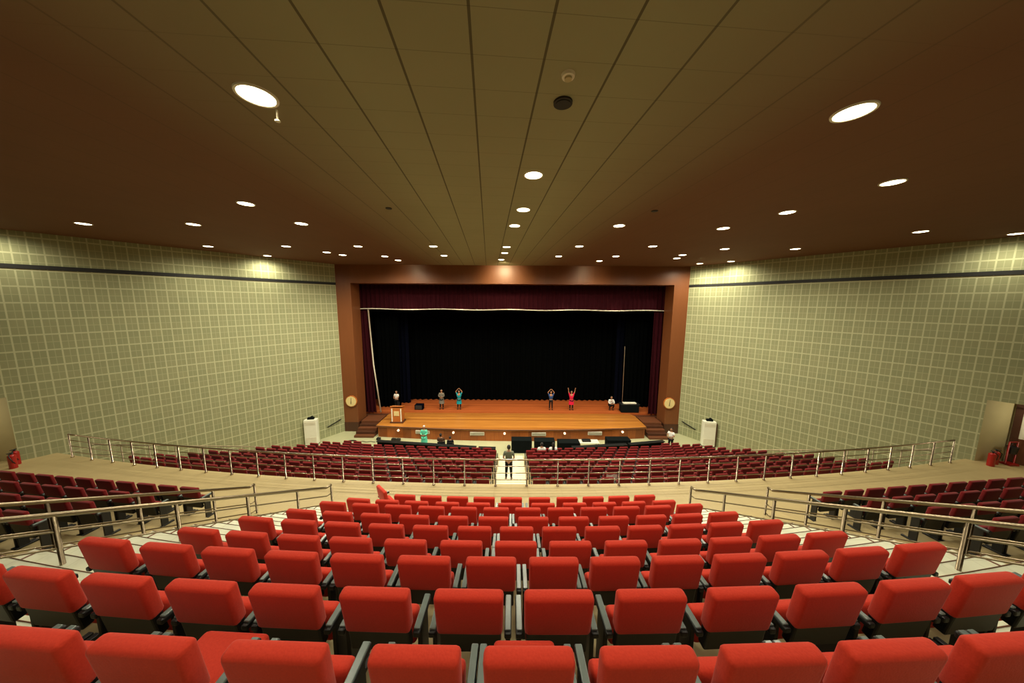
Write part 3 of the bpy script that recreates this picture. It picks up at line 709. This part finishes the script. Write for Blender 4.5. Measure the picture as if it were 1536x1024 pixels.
def lerp(a, b, t_): return tuple(a[i] + (b[i]-a[i])*t_ for i in range(3))
def person(label, loc, facing, H, top, legs, arms='down', pose='stand', hair='short', long_top=False, sleeves='short', scarf=None):
    """local frame: +y is the way the figure faces, z up; all heights from H."""
    root = empty('person', label, 'person', loc, facing)
    s = H/1.7
    hip_z = {'stand': .93, 'sit': .52, 'crouch': .42}[pose]*s; ln = {'stand': 0, 'sit': -.02, 'crouch': .14}[pose]*s
    def up(z, y=0): return (0, y, hip_z + z*s)
    pel = up(0) + ((.15*s, .10*s),); bel = up(.16, ln*.3) + ((.135*s, .095*s),); che = up(.36, ln*.7) + ((.17*s, .105*s),); nb = up(.52, ln) + ((.07*s, .06*s),); nt = up(.60, ln*1.1) + (.052*s,)
    head = Vector(up(.70, ln*1.15))
    ch = [[pel, bel, che, nb, nt]]
    arm_path = {}
    for sd in (-1, 1):
        sh = (sd*.185*s, ln*.9, hip_z+.47*s, .058*s)
        A = {'down': ((.25,.0,.21),(.27,.06,-.02)), 'up': ((.27,.02,.74),(.30,.05,.98)), 'overhead': ((.29,.0,.70),(.10,.03,.92)), 'back': ((.26,-.07,.22),(.07,-.17,.08)),
             'front': ((.24,.06,.24),(.10,.24,.22)), 'hold': ((.25,.1,.28),(.12,.30,.30))}[arms]
        el = (sd*A[0][0]*s, ln+A[0][1]*s, hip_z+A[0][2]*s, .043*s); wr = (sd*A[1][0]*s, ln+A[1][1]*s, hip_z+A[1][2]*s, .028*s)
        d = (Vector(wr[:3]) - Vector(el[:3])).normalized(); sidev = d.cross(Vector((0,1,0)))
        if sidev.length < .1: sidev = Vector((1,0,0))
        sidev.normalize(); pm = Vector(wr[:3]) + d*.07*s; palm = tuple(pm) + ((.034*s, .018*s),)
        ch.append([che, sh, el, wr, palm]); arm_path[sd] = (sh, el, wr)
        for q, ln_ in enumerate((.055, .066, .062, .048)):
            b0 = pm + sidev*((q-1.5)*.019*s); k1 = b0 + d*ln_*.6*s + Vector((0,.006,0)); k2 = b0 + d*ln_*1.15*s + Vector((0,.016*s,0))
            ch.append([palm, tuple(b0 + d*.015*s) + (.009*s,), tuple(k1) + (.008*s,), tuple(k2) + (.0065*s,)])
        th = Vector(wr[:3]) + d*.025*s - sidev*sd*.03*s; ch.append([palm, tuple(th) + (.011*s,), tuple(th + d*.04*s - sidev*sd*.012*s) + (.008*s,)])
    leg_path = {}
    for sd in (-1, 1):
        if pose == 'stand': hp, kn, an = (sd*.09,0,-.06), (sd*.11,.02,-.46), (sd*.125,-.01,-.85)
        elif pose == 'sit': hp, kn, an = (sd*.10,.06,-.0), (sd*.13,.44,.02), (sd*.13,.44,-.37)
        else: hp, kn, an = (sd*.10,.04,-.02), (sd*.16,.38,.10), (sd*.14,.12,-.33)
        f = lambda p, r: (p[0]*s, p[1]*s, hip_z+p[2]*s, r*s)
        hp, kn, an = f(hp, .088), f(kn, .056), f(an, .038)
        ft = (an[0], an[1]+.05*s, max(.03*s, an[2]-.045*s), .036*s); toe = (an[0]*1.1, an[1]+.17*s, .028*s, .026*s)
        ch.append([pel, hp, kn, an, ft, toe]); leg_path[sd] = (hp, kn, an)
    def add_head(bm):
        sphere(bm, head, (.078*s, .095*s, .118*s), 0, 16, 12); sphere(bm, head+Vector((0,.098*s,-.012*s)), (.014*s,.02*s,.024*s), 0, 6, 5)
        for sd in (-1, 1):
            sphere(bm, head+Vector((sd*.08*s,-.005*s,-.005*s)), (.012*s,.022*s,.032*s), 0, 6, 5)
            sphere(bm, head+Vector((sd*.03*s,.086*s,.012*s)), (.013*s,.008*s,.008*s), 1, 6, 5)
        sphere(bm, head+Vector((0,.086*s,-.055*s)), (.026*s,.01*s,.008*s), 2, 6, 5)
    skin_obj('body', ch, [M['skin'], M['hair'], M['brown_c']], root, extra=add_head)
    g = 1.22
    def gr(p, k=g): return p[:3] + ((tuple(q*k for q in p[3]) if isinstance(p[3], tuple) else p[3]*k),)
    tc = [[gr(pel, 1.15), gr(bel), gr(che, 1.14), gr((nb[0], nb[1], nb[2]-.03*s, (.10*s,.088*s)), 1.0)]]
    for sd in (-1, 1):
        sh, el, wr = arm_path[sd]
        if sleeves == 'long': tc.append([tc[0][2], gr(sh, 1.2), gr(el, 1.3), lerp(el, wr, .92) + (.036*s,)])
        else: tc.append([tc[0][2], gr(sh, 1.2), lerp(sh, el, .75) + (.06*s,)])
    shirt = skin_obj('shirt', tc, top, root)
    if long_top:
        bm = bmesh.new(); rg = []
        for z_, rx, ry in ((.06,.18,.13),(-.1,.20,.145),(-.3,.225,.165),(-.42,.24,.18)):
            rg.append([bm.verts.new((rx*s*math.cos(a*PI/12)*(1+.03*math.sin(a*2)), ry*s*math.sin(a*PI/12), hip_z+z_*s)) for a in range(24)])
        for A_, B_ in zip(rg, rg[1:]):
            for a in range(24): bm.faces.new((A_[a], B_[a], B_[(a+1)%24], A_[(a+1)%24])).smooth = True
        link('tunic_skirt', bm, top, root)
    lc = []
    hp0 = gr(pel, 1.08)
    for sd in (-1, 1):
        hp, kn, an = leg_path[sd]; lc.append([hp0, gr(hp, 1.12), gr(kn, 1.3), lerp(kn, an, .93) + (.052*s,)])
    skin_obj('trousers', lc, legs, root)
    for sd in (-1, 1):
        hp, kn, an = leg_path[sd]; bm = bmesh.new(); sphere(bm, (an[0]*1.05, an[1]+.07*s, max(.05*s, an[2]-.05*s)), (.048*s, .14*s, .045*s), 0, 10, 6)
        link('shoe', bm, M['dark_c'], root)
    bm = bmesh.new()
    sphere(bm, head+Vector((0,-.018*s,.022*s)), (.088*s,.098*s,.112*s), 0, 14, 10)
    bmesh.ops.delete(bm, geom=[v for v in bm.verts if (v.co.y > head.y+.03*s and v.co.z < head.z+.055*s) or v.co.z < head.z-.08*s], context='VERTS')
    if hair == 'long': box(bm, -.07*s, .07*s, head.y-.13*s, head.y-.06*s, head.z-.32*s, head.z+.02*s, bev=.03*s)
    link('hair', bm, scarf or M['hair'], root)
    return root
ST = STAGE+.065
person('person standing in the central aisle, seen from behind, hands clasped at the back', (-.12, 13.75, 1.38), 0, 1.76, M['khaki_c'], M['dark_c'], 'back')
person('person in a long grey tunic standing on the stage, left of centre', (-6.0, 24.75, ST), PI, 1.68, M['grey_c'], M['dark_c'], 'front', long_top=True, sleeves='long')
person('person in a teal tunic on the stage with both arms raised overhead', (-4.5, 24.75, ST), PI, 1.62, M['teal_c'], M['dark_c'], 'overhead', long_top=True)
person('person in a blue shirt on the stage holding arms in a circle overhead', (3.37, 24.75, ST), PI, 1.6, M['blue_c'], M['dark_c'], 'overhead')
person('person in a crimson tunic on the stage with arms raised in a V', (5.12, 24.75, ST), PI, 1.64, M['crimson_c'], M['dark_c'], 'up', long_top=True)
person('person in a white shirt standing on the stage behind the podium', (-9.75, 24.5, ST), PI-.3, 1.62, M['white_c'], M['dark_c'], 'front')
person('person in white and black crouching on the stage beside the keyboard', (8.55, 24.9, ST), PI, 1.7, M['white_c'], M['dark_c'], 'front', 'crouch', sleeves='long')
person('person in an aqua tunic and pale headscarf standing before the left barrier', (-6.0, 19.55, 0), PI, 1.62, M['aqua_c'], M['aqua_c'], 'front', long_top=True, sleeves='long', scarf=M['white_c'])
bn = [('person with dark hair and brown top sitting before the left barrier', -4.75, 19.15, 1.68, M['brown_c']), ('person with dark hair in black, sitting right of the one in brown', -4.1, 19.05, 1.5, M['dark_c'])]
for lb, x, y, h, m_ in bn:
    c = empty('folding_chair', 'black folding chair under the person %s before the left barrier' % ('in brown' if x < -4.5 else 'in black'), 'chair', (x, y, 0))
    bm = bmesh.new(); box(bm, -.2, .2, -.18, .22, .38, .41, bev=.01); link('seat', bm, M['black'], c)
    bm = bmesh.new(); box(bm, -.2, .2, -.22, -.19, .55, .8, bev=.01); link('backrest', bm, M['black'], c)
    for a in (-1, 1):
        bm = bmesh.new(); tube(bm, [(a*.19,-.21,.8),(a*.19,-.17,.4),(a*.19,.2,0)], .012, 6); link('leg', bm, M['steel'], c)
        bm = bmesh.new(); tube(bm, [(a*.19,.18,.39),(a*.19,-.2,0)], .012, 6); link('leg', bm, M['steel'], c)
    person(lb, (x, y-.02, .0), 0, h, m_, M['dark_c'], 'front', 'sit')
person('person in a white top with dark hair standing by the right stage steps', (10.95, 19.5, 0), 2.2, 1.6, M['white_c'], M['dark_c'], 'front')
for lb, k, i in (('person in a white top seated right of the aisle, near the front', 9, 1), ('person in a white top with long dark hair, seated near the aisle', 9, 2)):
    x = 1.12 + i*FP; y = frow_y(k, x)
    person(lb, (x, y+.34, frow_z(k)+.04), 0, 1.72, M['white_c'], M['dark_c'], 'front', 'sit', hair='long' if i == 2 else 'short')
bm = bmesh.new(); g = [[bm.verts.new((-.22+.11*i, .02*math.sin(i*2+j), .3*j/3 + .02*math.cos(i*1.7))) for i in range(5)] for j in range(4)]
for a, b in zip(g, g[1:]):
    for i in range(4): bm.faces.new((a[i], a[i+1], b[i+1], b[i]))
x = 1.12+4*FP+.1
tag(link('white_cloth', bm, M['white_c'], loc=(4.18, frow_y(2, 4.18)-.12, frow_z(2)+.75)), 'white cloth hung over a maroon red seat back right of the aisle', 'cloth')

# ------------------------------------------------------------------ more light
def area(loc, rot, sx, sy, power, col, name='area_light'):
    l = bpy.data.lights.new(name, 'AREA'); l.shape = 'RECTANGLE'; l.size = sx; l.size_y = sy; l.energy = power; l.color = col
    o = bpy.data.objects.new(name, l); C.objects.link(o); o.location = loc; o.rotation_euler = rot; return o
# stage border lights behind the lintel
for x in (-8, -4, 0, 4, 8):
    spot((x, 23.0, 11.2), 400, 70, (1,.86,.6), .2, .9, (math.radians(-2),0,0), 'stage_light')
# lamps washing the lintel
for x, pw in ((-7.6,50), (-.6,560), (5.6,60)): spot((x, 20.2, CEIL-.1), pw*1.5, 110, (1,.85,.5), .25, 1.0, (math.radians(60),0,0), 'lintel_light')

w = bpy.data.worlds.new('world'); bpy.context.scene.world = w; w.use_nodes = True
w.node_tree.nodes['Background'].inputs[0].default_value = lin((120,112,80)); w.node_tree.nodes['Background'].inputs[1].default_value = .12

# ------------------------------------------------------------------ camera
cam = bpy.data.cameras.new('camera'); co = bpy.data.objects.new('camera', cam); C.objects.link(co)
cam.lens = 448/1536*36; cam.sensor_width = 36; cam.clip_start = .05; cam.clip_end = 200
th = math.atan(57/448); ro = .0065
fwd = Vector((0, math.cos(th), -math.sin(th))); upv = Vector((0, math.sin(th), math.cos(th))); rt = Vector((1,0,0))
R_ = rt*math.cos(ro) + upv*math.sin(ro); U_ = upv*math.cos(ro) - rt*math.sin(ro)
m = Matrix((R_, U_, -fwd)).transposed().to_4x4(); m.translation = Vector((0,0,EYE)); co.matrix_world = m
bpy.context.scene.camera = co
vs_ = bpy.context.scene.view_settings; vs_.view_transform = 'Standard'; vs_.look = 'None'; vs_.exposure = 0.0
